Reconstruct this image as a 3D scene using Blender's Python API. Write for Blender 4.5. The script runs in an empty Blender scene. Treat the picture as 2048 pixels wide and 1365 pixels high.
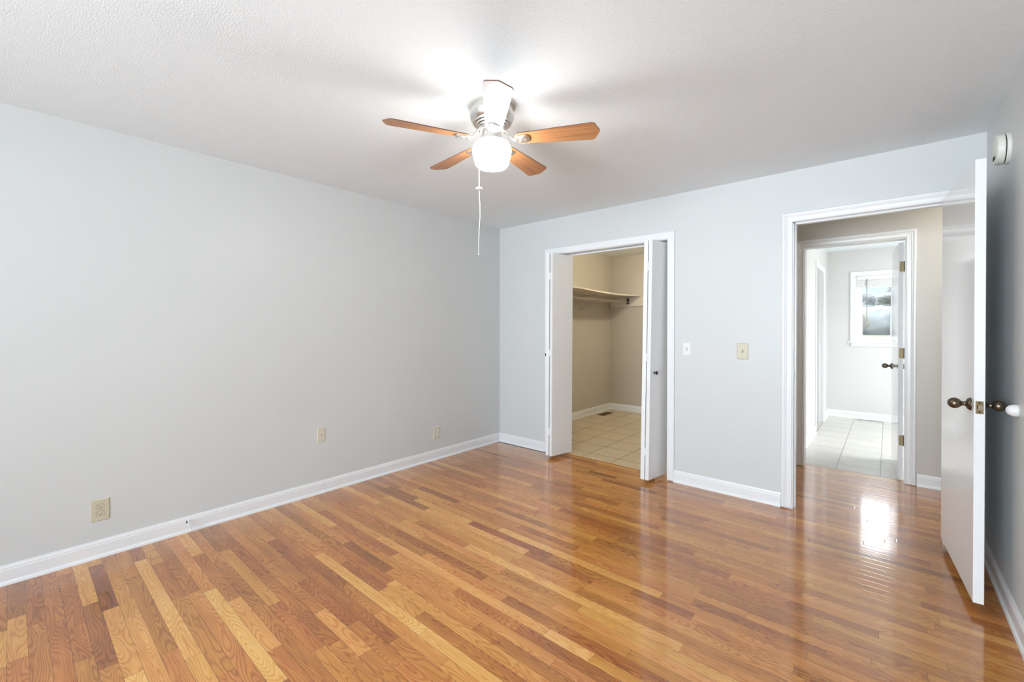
import bpy, bmesh, math, random
from mathutils import Vector, Matrix

random.seed(7)
scn = bpy.context.scene
COL = scn.collection
PI = math.pi
H = 2.44            # ceiling height
W = 3.81            # room width, x = 0 (left wall) .. W (right wall)
BACK = -6.60        # rear wall, behind the camera; far wall is y = 0

# ------------------------------------------------------------------ camera
YAW, PITCH, ROLL = 0.7140, -0.0048, 0.0009
cam_d = bpy.data.cameras.new('camera')
cam = bpy.data.objects.new('camera', cam_d)
COL.objects.link(cam)
cam_d.sensor_width = 36.0
cam_d.lens = 867.72 / 2048 * 36.0
cam_d.shift_y = -(682.5 - 660.33) / 2048
cam_d.clip_start = 0.02
fx, fy = -math.sin(YAW), math.cos(YAW)
f0 = Vector((fx, fy, 0))
r0 = Vector((math.cos(YAW), math.sin(YAW), 0))
up = Vector((0, 0, 1))
fw = f0 * math.cos(PITCH) + up * math.sin(PITCH)
u0 = up * math.cos(PITCH) - f0 * math.sin(PITCH)
R = r0 * math.cos(ROLL) + u0 * math.sin(ROLL)
U = u0 * math.cos(ROLL) - r0 * math.sin(ROLL)
m = Matrix((R, U, -fw)).transposed().to_4x4()
m.translation = Vector((3.3822, -3.6859, 1.3068))
cam.matrix_world = m
scn.camera = cam

# ------------------------------------------------------------------ world, lights, exposure
LAMP = 64.0          # glass globe of the fan
REAR_W = 100.0        # daylight through the rear window
BATH_W = 30.0        # added fill at an unseen side opening of the bathroom
HALL_W = 7.0
CLOSET_W = 112.0
world = bpy.data.worlds.new('sky')
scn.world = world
world.use_nodes = True
wn = world.node_tree
wn.nodes.clear()
wo = wn.nodes.new('ShaderNodeOutputWorld')
wb = wn.nodes.new('ShaderNodeBackground')
wr = wn.nodes.new('ShaderNodeValToRGB')
wt = wn.nodes.new('ShaderNodeTexCoord')
ws = wn.nodes.new('ShaderNodeSeparateXYZ')
wn.links.new(wt.outputs['Generated'], ws.inputs[0])
wn.links.new(ws.outputs['Z'], wr.inputs[0])
wn.links.new(wr.outputs[0], wb.inputs[0])
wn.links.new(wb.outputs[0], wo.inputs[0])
wr.color_ramp.elements[0].position = 0.0
wr.color_ramp.elements[0].color = (0.86, 0.92, 0.97, 1)
wr.color_ramp.elements[1].position = 0.22
wr.color_ramp.elements[1].color = (0.88, 0.94, 1.0, 1)
we = wr.color_ramp.elements.new(0.09)
we.color = (0.56, 0.70, 0.88, 1)
# pale haze on the horizon, bright thin cloud higher up
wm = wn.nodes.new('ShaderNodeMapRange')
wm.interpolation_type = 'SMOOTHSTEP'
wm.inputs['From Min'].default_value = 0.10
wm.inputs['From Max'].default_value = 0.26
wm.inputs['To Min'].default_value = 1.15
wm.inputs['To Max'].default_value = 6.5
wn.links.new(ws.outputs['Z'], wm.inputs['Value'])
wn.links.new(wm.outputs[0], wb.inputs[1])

def area(name, loc, rot, sx, sy, power, col):
    d = bpy.data.lights.new(name, 'AREA')
    d.shape = 'RECTANGLE'
    d.size, d.size_y = sx, sy
    d.energy = power
    d.color = col
    o = bpy.data.objects.new(name, d)
    COL.objects.link(o)
    o.location = loc
    o.rotation_euler = rot
    return o

rear = area('rear_window_daylight', (2.42, BACK - 0.06, 1.40), (PI / 2 + math.radians(10), 0, math.radians(0)), 2.15, 1.45, REAR_W, (0.79, 0.905, 1.0))
rear.data.spread = math.radians(114)
area('bathroom_side_fill', (4.62, 2.85, 1.45), (PI / 2, 0, PI / 2), 1.5, 1.4, BATH_W, (1.0, 0.98, 0.95))  # fill light added out of view to brighten the bathroom
sd = bpy.data.lights.new('sun', 'SUN')
sd.energy = 2.2
sd.angle = 0.02
sd.color = (1.0, 0.95, 0.86)
sun = bpy.data.objects.new('sun', sd)
COL.objects.link(sun)
sun.rotation_euler = (math.radians(25), math.radians(-52), 0)

vs = scn.view_settings
vs.view_transform = 'Standard'
vs.look = 'None'
vs.exposure = 0.20
vs.gamma = 1.0
vs.use_curve_mapping = False

# ------------------------------------------------------------------ material helpers
def new_mat(name):
    mt = bpy.data.materials.new(name)
    mt.use_nodes = True
    nt = mt.node_tree
    b = nt.nodes['Principled BSDF']
    return mt, nt, b

def N(nt, typ, **kw):
    n = nt.nodes.new(typ)
    for k, v in kw.items():
        if k.startswith('i_'):
            n.inputs[k[2:].replace('_', ' ')].default_value = v
        else:
            setattr(n, k, v)
    return n

def L(nt, a, b):
    nt.links.new(a, b)

def paint(name, col, rough=0.5, bump=0.0, bscale=200.0, spec=0.5, metal=0.0, var=0.0, coat=0.0):
    """painted / moulded surface: faint mottling and a fine bump"""
    mt, nt, b = new_mat(name)
    b.inputs['Base Color'].default_value = (*col, 1)
    b.inputs['Roughness'].default_value = rough
    b.inputs['Metallic'].default_value = metal
    b.inputs['Specular IOR Level'].default_value = spec
    b.inputs['Coat Weight'].default_value = coat
    tc = N(nt, 'ShaderNodeTexCoord')
    if var > 0:
        nz = N(nt, 'ShaderNodeTexNoise', i_Scale=3.0, i_Detail=3.0)
        L(nt, tc.outputs['Object'], nz.inputs['Vector'])
        mr = N(nt, 'ShaderNodeMapRange')
        mr.inputs['To Min'].default_value = 1 - var
        mr.inputs['To Max'].default_value = 1 + var
        L(nt, nz.outputs['Fac'], mr.inputs['Value'])
        mx = N(nt, 'ShaderNodeVectorMath', operation='SCALE')
        mx.inputs[0].default_value = col
        L(nt, mr.outputs[0], mx.inputs['Scale'])
        L(nt, mx.outputs[0], b.inputs['Base Color'])
    if bump > 0:
        nz = N(nt, 'ShaderNodeTexNoise', i_Scale=bscale, i_Detail=2.0)
        L(nt, tc.outputs['Object'], nz.inputs['Vector'])
        bp = N(nt, 'ShaderNodeBump')
        bp.inputs['Strength'].default_value = bump
        bp.inputs['Distance'].default_value = 0.001
        L(nt, nz.outputs['Fac'], bp.inputs['Height'])
        L(nt, bp.outputs[0], b.inputs['Normal'])
    return mt

def m_ceiling():
    mt, nt, b = new_mat('ceiling_texture')
    b.inputs['Base Color'].default_value = (0.84, 0.895, 0.925, 1)
    b.inputs['Roughness'].default_value = 0.85
    tc = N(nt, 'ShaderNodeTexCoord')
    nz = N(nt, 'ShaderNodeTexNoise', i_Scale=150.0, i_Detail=3.0, i_Roughness=0.55)
    L(nt, tc.outputs['Object'], nz.inputs['Vector'])
    cr = N(nt, 'ShaderNodeValToRGB')
    cr.color_ramp.elements[0].position = 0.42
    cr.color_ramp.elements[1].position = 0.62
    L(nt, nz.outputs['Fac'], cr.inputs[0])
    bp = N(nt, 'ShaderNodeBump')
    bp.inputs['Strength'].default_value = 0.42
    bp.inputs['Distance'].default_value = 0.001
    L(nt, cr.outputs[0], bp.inputs['Height'])
    L(nt, bp.outputs[0], b.inputs['Normal'])
    return mt

def m_oak():
    """strip floor: per-board tone and seed come from face attributes, uv is in metres along/across a board"""
    mt, nt, b = new_mat('oak_strip_floor')
    uv = N(nt, 'ShaderNodeUVMap', uv_map='board')
    at = N(nt, 'ShaderNodeAttribute', attribute_name='tone')
    ar = N(nt, 'ShaderNodeAttribute', attribute_name='seed')
    al = N(nt, 'ShaderNodeAttribute', attribute_name='blen')
    sx = N(nt, 'ShaderNodeSeparateXYZ')
    L(nt, uv.outputs[0], sx.inputs[0])
    def math_(op, a=None, bb=None, v1=None, v2=None, clamp=False):
        n = N(nt, 'ShaderNodeMath', operation=op, use_clamp=clamp)
        if a is not None: L(nt, a, n.inputs[0])
        if bb is not None: L(nt, bb, n.inputs[1])
        if v1 is not None: n.inputs[0].default_value = v1
        if v2 is not None: n.inputs[1].default_value = v2
        return n.outputs[0]
    u, v = sx.outputs['X'], sx.outputs['Y']
    seed = math_('MULTIPLY', ar.outputs['Fac'], v2=57.0)
    # grain coordinates
    def coords(su, sv):
        cx = N(nt, 'ShaderNodeCombineXYZ')
        L(nt, math_('MULTIPLY', u, v2=su), cx.inputs[0])
        L(nt, math_('MULTIPLY', v, v2=sv), cx.inputs[1])
        L(nt, seed, cx.inputs[2])
        return cx.outputs[0]
    n1 = N(nt, 'ShaderNodeTexNoise', i_Scale=1.0, i_Detail=1.0, i_Roughness=0.35)
    L(nt, coords(2.1, 13.0), n1.inputs['Vector'])
    rings = math_('SINE', math_('MULTIPLY', n1.outputs['Fac'], v2=150.0))
    rings = math_('MULTIPLY_ADD', rings, v2=0.5)
    nt.nodes[-1].inputs[2].default_value = 0.5
    rings = math_('POWER', rings, v2=2.2)
    n2 = N(nt, 'ShaderNodeTexNoise', i_Scale=1.0, i_Detail=4.0, i_Roughness=0.7)
    L(nt, coords(9.0, 300.0), n2.inputs['Vector'])
    n3 = N(nt, 'ShaderNodeTexNoise', i_Scale=1.0, i_Detail=2.0)
    L(nt, coords(2.2, 11.0), n3.inputs['Vector'])
    # tone
    t = math_('ADD', at.outputs['Fac'], math_('MULTIPLY', math_('SUBTRACT', n3.outputs['Fac'], v2=0.5), v2=0.42))
    t = math_('ADD', t, math_('MULTIPLY', math_('SUBTRACT', n2.outputs['Fac'], v2=0.5), v2=0.35))
    t = math_('SUBTRACT', t, math_('MULTIPLY', rings, v2=0.17), clamp=True)
    cr = N(nt, 'ShaderNodeValToRGB')
    e = cr.color_ramp.elements
    e[0].position = 0.0; e[0].color = (0.14, 0.041, 0.008, 1)
    e[1].position = 1.0; e[1].color = (0.84, 0.53, 0.19, 1)
    for p, c in ((0.28, (0.335, 0.117, 0.021, 1)), (0.5, (0.535, 0.222, 0.043, 1)), (0.72, (0.70, 0.36, 0.088, 1))):
        q = e.new(p); q.color = c
    L(nt, t, cr.inputs[0])
    # (knots darken the tone, below)
    # redder / yellower boards
    hs = N(nt, 'ShaderNodeHueSaturation')
    mh = N(nt, 'ShaderNodeMapRange')
    mh.inputs['To Min'].default_value = 0.490
    mh.inputs['To Max'].default_value = 0.502
    L(nt, ar.outputs['Fac'], mh.inputs['Value'])
    L(nt, mh.outputs[0], hs.inputs['Hue'])
    L(nt, cr.outputs[0], hs.inputs['Color'])
    # sparse knots
    vo = N(nt, 'ShaderNodeTexVoronoi', i_Scale=1.0)
    L(nt, coords(2.4, 9.0), vo.inputs['Vector'])
    kn = N(nt, 'ShaderNodeMapRange')
    kn.inputs['From Min'].default_value = 0.0
    kn.inputs['From Max'].default_value = 0.085
    kn.inputs['To Min'].default_value = 0.45
    kn.inputs['To Max'].default_value = 1.0
    L(nt, vo.outputs['Distance'], kn.inputs['Value'])
    # seams between boards
    edge_v = math_('MINIMUM', v, math_('SUBTRACT', v1=0.0572, bb=v))
    edge_u = math_('MINIMUM', u, math_('SUBTRACT', al.outputs['Fac'], u))
    edge = math_('MINIMUM', edge_v, edge_u)
    seam = N(nt, 'ShaderNodeMapRange')
    seam.inputs['From Min'].default_value = 0.0003
    seam.inputs['From Max'].default_value = 0.0013
    seam.inputs['To Min'].default_value = 0.40
    seam.inputs['To Max'].default_value = 1.0
    L(nt, edge, seam.inputs['Value'])
    dk = seam.outputs[0]
    t2 = math_('MULTIPLY', t, kn.outputs[0])
    mx = N(nt, 'ShaderNodeVectorMath', operation='SCALE')
    L(nt, hs.outputs[0], mx.inputs[0])
    L(nt, dk, mx.inputs['Scale'])
    L(nt, mx.outputs[0], b.inputs['Base Color'])
    L(nt, t2, cr.inputs[0])
    # varnish: slightly cupped strips, faint orange peel
    cup = N(nt, 'ShaderNodeMapRange', interpolation_type='SMOOTHERSTEP')
    cup.inputs['From Min'].default_value = 0.0
    cup.inputs['From Max'].default_value = 0.007
    L(nt, edge, cup.inputs['Value'])
    w1 = N(nt, 'ShaderNodeTexNoise', i_Scale=1.0, i_Detail=2.0)
    L(nt, coords(7.0, 26.0), w1.inputs['Vector'])
    w2 = N(nt, 'ShaderNodeTexNoise', i_Scale=1.0, i_Detail=3.0)
    L(nt, coords(60.0, 420.0), w2.inputs['Vector'])
    hgt = math_('ADD', math_('MULTIPLY', cup.outputs[0], v2=0.55), math_('MULTIPLY', w1.outputs['Fac'], v2=0.55))
    hgt = math_('ADD', hgt, math_('MULTIPLY', w2.outputs['Fac'], v2=0.07))
    bp = N(nt, 'ShaderNodeBump')
    bp.inputs['Strength'].default_value = 0.5
    bp.inputs['Distance'].default_value = 0.0007
    L(nt, hgt, bp.inputs['Height'])
    L(nt, bp.outputs[0], b.inputs['Normal'])
    b.inputs['Roughness'].default_value = 0.30
    b.inputs['Specular IOR Level'].default_value = 0.15
    b.inputs['Coat Weight'].default_value = 1.0
    b.inputs['Coat IOR'].default_value = 1.6
    b.inputs['Coat Roughness'].default_value = 0.09
    L(nt, bp.outputs[0], b.inputs['Coat Normal'])
    return mt

def m_tile(name, col, grout, ox, oy, pitch=0.3155, g=0.004, rough=0.35):
    mt, nt, b = new_mat(name)
    tc = N(nt, 'ShaderNodeTexCoord')
    mp = N(nt, 'ShaderNodeMapping')
    mp.inputs['Location'].default_value = (-ox, -oy, 0)
    L(nt, tc.outputs['Object'], mp.inputs['Vector'])
    br = N(nt, 'ShaderNodeTexBrick', offset=0.0, squash=1.0)
    br.inputs['Scale'].default_value = 1.0
    br.inputs['Brick Width'].default_value = pitch
    br.inputs['Row Height'].default_value = pitch
    br.inputs['Mortar Size'].default_value = g
    br.inputs['Mortar Smooth'].default_value = 0.1
    br.inputs['Color1'].default_value = (*col, 1)
    br.inputs['Color2'].default_value = (col[0] * .94, col[1] * .94, col[2] * .94, 1)
    br.inputs['Mortar'].default_value = (*grout, 1)
    L(nt, mp.outputs[0], br.inputs['Vector'])
    nz = N(nt, 'ShaderNodeTexNoise', i_Scale=1.0, i_Detail=4.0, i_Roughness=0.65)
    mp2 = N(nt, 'ShaderNodeMapping')
    mp2.inputs['Scale'].default_value = (3.0, 26.0, 1)
    L(nt, tc.outputs['Object'], mp2.inputs['Vector'])
    L(nt, mp2.outputs[0], nz.inputs['Vector'])
    mr = N(nt, 'ShaderNodeMapRange')
    mr.inputs['To Min'].default_value = 0.82
    mr.inputs['To Max'].default_value = 1.15
    L(nt, nz.outputs['Fac'], mr.inputs['Value'])
    mx = N(nt, 'ShaderNodeVectorMath', operation='SCALE')
    L(nt, br.outputs['Color'], mx.inputs[0])
    L(nt, mr.outputs[0], mx.inputs['Scale'])
    L(nt, mx.outputs[0], b.inputs['Base Color'])
    bp = N(nt, 'ShaderNodeBump', invert=True)
    bp.inputs['Strength'].default_value = 0.6
    bp.inputs['Distance'].default_value = 0.002
    L(nt, br.outputs['Fac'], bp.inputs['Height'])
    L(nt, bp.outputs[0], b.inputs['Normal'])
    b.inputs['Roughness'].default_value = rough
    return mt

def m_veneer():
    mt, nt, b = new_mat('fan_blade_maple')
    tc = N(nt, 'ShaderNodeTexCoord')
    mp = N(nt, 'ShaderNodeMapping')
    mp.inputs['Scale'].default_value = (3.0, 75.0, 1)
    L(nt, tc.outputs['Object'], mp.inputs['Vector'])
    nz = N(nt, 'ShaderNodeTexNoise', i_Scale=1.0, i_Detail=4.0)
    L(nt, mp.outputs[0], nz.inputs['Vector'])
    cr = N(nt, 'ShaderNodeValToRGB')
    cr.color_ramp.elements[0].position = 0.3
    cr.color_ramp.elements[0].color = (0.36, 0.155, 0.06, 1)
    cr.color_ramp.elements[1].position = 0.72
    cr.color_ramp.elements[1].color = (0.55, 0.275, 0.12, 1)
    L(nt, nz.outputs['Fac'], cr.inputs[0])
    L(nt, cr.outputs[0], b.inputs['Base Color'])
    b.inputs['Roughness'].default_value = 0.38
    return mt

def m_metal(name, col, rough, aniso=0.0):
    mt, nt, b = new_mat(name)
    b.inputs['Metallic'].default_value = 1.0
    tc = N(nt, 'ShaderNodeTexCoord')
    nz = N(nt, 'ShaderNodeTexNoise', i_Scale=60.0, i_Detail=3.0)
    L(nt, tc.outputs['Object'], nz.inputs['Vector'])
    mr = N(nt, 'ShaderNodeMapRange')
    mr.inputs['To Min'].default_value = max(rough - .015, 0.02)
    mr.inputs['To Max'].default_value = rough + .015
    L(nt, nz.outputs['Fac'], mr.inputs['Value'])
    L(nt, mr.outputs[0], b.inputs['Roughness'])
    b.inputs['Base Color'].default_value = (*col, 1)
    return mt

def m_emit(name, col, s):
    mt, nt, b = new_mat(name)
    b.inputs['Base Color'].default_value = (*col, 1)
    b.inputs['Emission Color'].default_value = (*col, 1)
    b.inputs['Emission Strength'].default_value = s
    b.inputs['Roughness'].default_value = 0.25
    return mt

def m_glass():
    mt, nt, b = new_mat('window_glass')
    nt.nodes.remove(b)
    out = [n for n in nt.nodes if n.type == 'OUTPUT_MATERIAL'][0]
    tr = N(nt, 'ShaderNodeBsdfTransparent')
    gl = N(nt, 'ShaderNodeBsdfGlossy')
    gl.inputs['Roughness'].default_value = 0.02
    fr = N(nt, 'ShaderNodeFresnel')
    mx = N(nt, 'ShaderNodeMixShader')
    sc_ = N(nt, 'ShaderNodeMath', operation='MULTIPLY')
    sc_.inputs[1].default_value = 0.12      # mirror image weakened so the rear light doesn't whiten the pane
    L(nt, fr.outputs[0], sc_.inputs[0])
    L(nt, sc_.outputs[0], mx.inputs[0])
    L(nt, tr.outputs[0], mx.inputs[1])
    L(nt, gl.outputs[0], mx.inputs[2])
    L(nt, mx.outputs[0], out.inputs[0])
    return mt

def m_foliage(name, c1, c2, scale=4.0):
    mt, nt, b = new_mat(name)
    tc = N(nt, 'ShaderNodeTexCoord')
    nz = N(nt, 'ShaderNodeTexNoise', i_Scale=scale, i_Detail=5.0, i_Roughness=0.7)
    L(nt, tc.outputs['Object'], nz.inputs['Vector'])
    cr = N(nt, 'ShaderNodeValToRGB')
    cr.color_ramp.elements[0].position = 0.38
    cr.color_ramp.elements[0].color = (*c1, 1)
    cr.color_ramp.elements[1].position = 0.62
    cr.color_ramp.elements[1].color = (*c2, 1)
    L(nt, nz.outputs['Fac'], cr.inputs[0])
    L(nt, cr.outputs[0], b.inputs['Base Color'])
    b.inputs['Roughness'].default_value = 0.9
    return mt

M = {}
M['wall'] = paint('wall_paint_grey', (0.645, 0.660, 0.655), 0.42, 0.2, 260, 0.4, var=0.012)
M['wall_closet'] = paint('closet_paint_beige', (0.55, 0.51, 0.44), 0.45, 0.25, 260, var=0.015)
M['wall_hall'] = paint('hall_paint_greige', (0.56, 0.54, 0.50), 0.4, 0.25, 260, var=0.012)
M['wall_bath'] = paint('bathroom_paint_pale', (0.66, 0.665, 0.655), 0.4, 0.2, 260, var=0.01)
M['ceiling'] = m_ceiling()
M['trim'] = paint('trim_white_semigloss', (0.82, 0.83, 0.84), 0.28, 0.1, 90, 0.5)
M['door'] = paint('door_white_gloss', (0.84, 0.845, 0.845), 0.09, 0.04, 20, 0.5)
M['oak'] = m_oak()
M['tile_closet'] = m_tile('tile_beige', (0.66, 0.55, 0.385), (0.16, 0.11, 0.065), 0.10, 0.90)
M['tile_bath'] = m_tile('tile_pale', (0.62, 0.60, 0.555), (0.32, 0.31, 0.29), 2.705, 1.857 - 0.3155 * 4, rough=0.25)
M['veneer'] = m_veneer()
M['blade_white'] = paint('fan_blade_white', (0.60, 0.595, 0.62), 0.35)
M['blade_edge'] = paint('fan_blade_edge_brown', (0.16, 0.085, 0.06), 0.5)
M['nickel'] = m_metal('brushed_nickel', (0.70, 0.69, 0.67), 0.34)
M['bronze'] = m_metal('aged_bronze', (0.16, 0.13, 0.095), 0.30)
M['brass'] = m_metal('antique_brass', (0.20, 0.15, 0.08), 0.45)
M['black'] = paint('black_plastic', (0.012, 0.012, 0.013), 0.4)
M['globe'] = m_emit('lit_opal_glass', (1.0, 0.965, 0.92), LAMP)
nt_ = M['globe'].node_tree
tc_ = N(nt_, 'ShaderNodeTexCoord')
sp_ = N(nt_, 'ShaderNodeSeparateXYZ')
mr_ = N(nt_, 'ShaderNodeMapRange')     # glow dimmed towards the shoulder to soften the ceiling hot spot
mr_.inputs['From Min'].default_value = -0.275
mr_.inputs['From Max'].default_value = -0.190
mr_.inputs['To Min'].default_value = LAMP
mr_.inputs['To Max'].default_value = LAMP * 0.05
L(nt_, tc_.outputs['Object'], sp_.inputs[0])
L(nt_, sp_.outputs['Z'], mr_.inputs['Value'])
L(nt_, mr_.outputs[0], nt_.nodes['Principled BSDF'].inputs['Emission Strength'])
M['ivory'] = paint('ivory_plastic', (0.66, 0.62, 0.50), 0.35)
M['tan'] = paint('almond_metal', (0.60, 0.55, 0.42), 0.35, 0.05)
M['white_plastic'] = paint('white_plastic', (0.80, 0.80, 0.80), 0.35)
M['cream'] = paint('cream_plastic', (0.74, 0.73, 0.66), 0.4)
M['slot'] = paint('dark_slot', (0.015, 0.013, 0.011), 0.6)
M['cord'] = paint('chain_white', (0.80, 0.77, 0.70), 0.4)
M['shelf'] = paint('shelf_cream_paint', (0.70, 0.64, 0.54), 0.35, 0.05, 60)
M['vent'] = paint('vent_brown_metal', (0.16, 0.10, 0.055), 0.45)
M['glass'] = m_glass()
M['vinyl'] = paint('window_vinyl_white', (0.80, 0.81, 0.82), 0.3)
M['blind'] = paint('blind_white', (0.80, 0.80, 0.79), 0.5)
M['wand'] = paint('blind_wand_grey', (0.25, 0.24, 0.23), 0.3)
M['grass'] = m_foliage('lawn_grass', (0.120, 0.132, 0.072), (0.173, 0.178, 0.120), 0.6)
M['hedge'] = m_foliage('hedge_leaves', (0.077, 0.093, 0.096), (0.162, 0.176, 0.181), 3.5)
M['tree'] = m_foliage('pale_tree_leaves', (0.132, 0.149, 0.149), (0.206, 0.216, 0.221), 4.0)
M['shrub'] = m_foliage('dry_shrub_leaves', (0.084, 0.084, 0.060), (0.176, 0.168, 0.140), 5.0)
M['bark'] = paint('tree_bark', (0.22, 0.19, 0.16), 0.9)
M['siding'] = paint('exterior_siding', (0.6, 0.6, 0.58), 0.7)

# ------------------------------------------------------------------ object helpers
def obj(name, bm, mat, parent=None, smooth=False, bevel=0.0, kind=None, label=None, cat=None, group=None, segs=2):
    bmesh.ops.recalc_face_normals(bm, faces=bm.faces[:])
    me = bpy.data.meshes.new(name)
    bm.to_mesh(me)
    bm.free()
    for mm in (mat if isinstance(mat, (list, tuple)) else [mat]):
        me.materials.append(mm)
    if smooth:
        for p in me.polygons:
            p.use_smooth = True
    o = bpy.data.objects.new(name, me)
    COL.objects.link(o)
    if parent:
        o.parent = parent
    if bevel > 0:
        md = o.modifiers.new('bevel', 'BEVEL')
        md.width = bevel
        md.segments = segs
        md.limit_method = 'ANGLE'
        md.angle_limit = math.radians(40)
    tag(o, label, cat, group, kind)
    return o

def tag(o, label=None, cat=None, group=None, kind=None):
    if label: o['label'] = label
    if cat: o['category'] = cat
    if group: o['group'] = group
    if kind: o['kind'] = kind

def empty(name, loc=(0, 0, 0), rz=0.0, label=None, cat=None, group=None, kind=None):
    o = bpy.data.objects.new(name, None)
    COL.objects.link(o)
    o.empty_display_size = 0.05
    o.location = loc
    o.rotation_euler = (0, 0, rz)
    tag(o, label, cat, group, kind)
    return o

def box(bm, x0, x1, y0, y1, z0, z1, mi=0):
    vs_ = [bm.verts.new(p) for p in ((x0, y0, z0), (x1, y0, z0), (x1, y1, z0), (x0, y1, z0),
                                     (x0, y0, z1), (x1, y0, z1), (x1, y1, z1), (x0, y1, z1))]
    for f in ((0, 3, 2, 1), (4, 5, 6, 7), (0, 1, 5, 4), (1, 2, 6, 5), (2, 3, 7, 6), (3, 0, 4, 7)):
        fc = bm.faces.new([vs_[i] for i in f])
        fc.material_index = mi
    return vs_

def NB():
    return bmesh.new()

def boxes(*bs):
    bm = NB()
    for b in bs:
        box(bm, *b)
    return bm

def hexa(bm, pts):
    """8 points, bottom 4 (ccw) then top 4"""
    v = [bm.verts.new(p) for p in pts]
    for f in ((0, 3, 2, 1), (4, 5, 6, 7), (0, 1, 5, 4), (1, 2, 6, 5), (2, 3, 7, 6), (3, 0, 4, 7)):
        bm.faces.new([v[i] for i in f])

def lathe(bm, prof, segs=40, mat=None, cap0=False, cap1=False):
    """revolve (r, h) around local z; mat = Matrix applied afterwards"""
    rings = []
    for r, h in prof:
        if r < 1e-6:
            rings.append([bm.verts.new((0, 0, h))])
        else:
            rings.append([bm.verts.new((r * math.cos(2 * PI * i / segs), r * math.sin(2 * PI * i / segs), h)) for i in range(segs)])
    for a, b in zip(rings, rings[1:]):
        for i in range(segs):
            j = (i + 1) % segs
            if len(a) == 1 and len(b) == 1: continue
            if len(a) == 1: bm.faces.new((a[0], b[i], b[j]))
            elif len(b) == 1: bm.faces.new((a[i], b[0], a[j]))
            else: bm.faces.new((a[i], b[i], b[j], a[j]))
    if cap0 and len(rings[0]) > 1: bm.faces.new(rings[0])
    if cap1 and len(rings[-1]) > 1: bm.faces.new(rings[-1])
    if mat is not None:
        vv = [v for r in rings for v in r]
        bmesh.ops.transform(bm, matrix=mat, verts=vv)

def axis_mat(loc, axis):
    q = Vector((0, 0, 1)).rotation_difference(Vector(axis).normalized())
    mm = q.to_matrix().to_4x4()
    mm.translation = Vector(loc)
    return mm

def tube(bm, pts, rad, segs=10):
    pts = [Vector(p) for p in pts]
    rings = []
    prev = None
    for i, p in enumerate(pts):
        d = (pts[min(i + 1, len(pts) - 1)] - pts[max(i - 1, 0)]).normalized()
        if prev is None:
            a = d.orthogonal().normalized()
        else:
            a = (prev - d * prev.dot(d)).normalized()
        prev = a
        b_ = d.cross(a)
        rr = rad[i] if isinstance(rad, (list, tuple)) else rad
        rings.append([bm.verts.new(p + a * rr * math.cos(2 * PI * k / segs) + b_ * rr * math.sin(2 * PI * k / segs)) for k in range(segs)])
    for a, b_ in zip(rings, rings[1:]):
        for k in range(segs):
            j = (k + 1) % segs
            bm.faces.new((a[k], a[j], b_[j], b_[k]))
    bm.faces.new(rings[0][::-1])
    bm.faces.new(rings[-1])

def prism(bm, outline, z0, z1, mat=None, mi=0, mi_side=None, mi_bot=None):
    lo = [bm.verts.new((x, y, z0)) for x, y in outline]
    hi = [bm.verts.new((x, y, z1)) for x, y in outline]
    n = len(outline)
    f1 = bm.faces.new(lo[::-1]); f1.material_index = mi if mi_bot is None else mi_bot
    f2 = bm.faces.new(hi); f2.material_index = mi
    for i in range(n):
        f = bm.faces.new((lo[i], lo[(i + 1) % n], hi[(i + 1) % n], hi[i]))
        f.material_index = mi if mi_side is None else mi_side
    if mat is not None:
        bmesh.ops.transform(bm, matrix=mat, verts=lo + hi)

def rrect(w, h, r, n=5, cx=0.0, cy=0.0):
    out = []
    for sx, sy, a0 in ((1, 1, 0), (-1, 1, 90), (-1, -1, 180), (1, -1, 270)):
        for k in range(n + 1):
            a = math.radians(a0 + 90 * k / n)
            out.append((cx + sx * (w / 2 - r) + r * math.cos(a), cy + sy * (h / 2 - r) + r * math.sin(a)))
    return out

def extrude_profile(prof, p0, p1, out, up_=(0, 0, 1)):
    """prof = list of (t, z): t sticks out along `out`; swept from p0 to p1"""
    bm = NB()
    out = Vector(out)
    a = [bm.verts.new(Vector(p0) + out * t + Vector((0, 0, z))) for t, z in prof]
    b = [bm.verts.new(Vector(p1) + out * t + Vector((0, 0, z))) for t, z in prof]
    n = len(prof)
    for i in range(n):
        j = (i + 1) % n
        bm.faces.new((a[i], a[j], b[j], b[i]))
    bm.faces.new(a[::-1]); bm.faces.new(b)
    return bm

BASE = [(0, 0), (0.020, 0), (0.020, 0.006), (0.017, 0.014), (0.012, 0.019), (0.011, 0.022), (0.011, 0.074), (0.009, 0.080),
        (0.0095, 0.085), (0.006, 0.093), (0.004, 0.100), (0, 0.100)]
def baseboard(name, p0, p1, out, mat=None):
    return obj(name, extrude_profile(BASE, p0, p1, out), mat or M['trim'], kind='structure')

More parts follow.
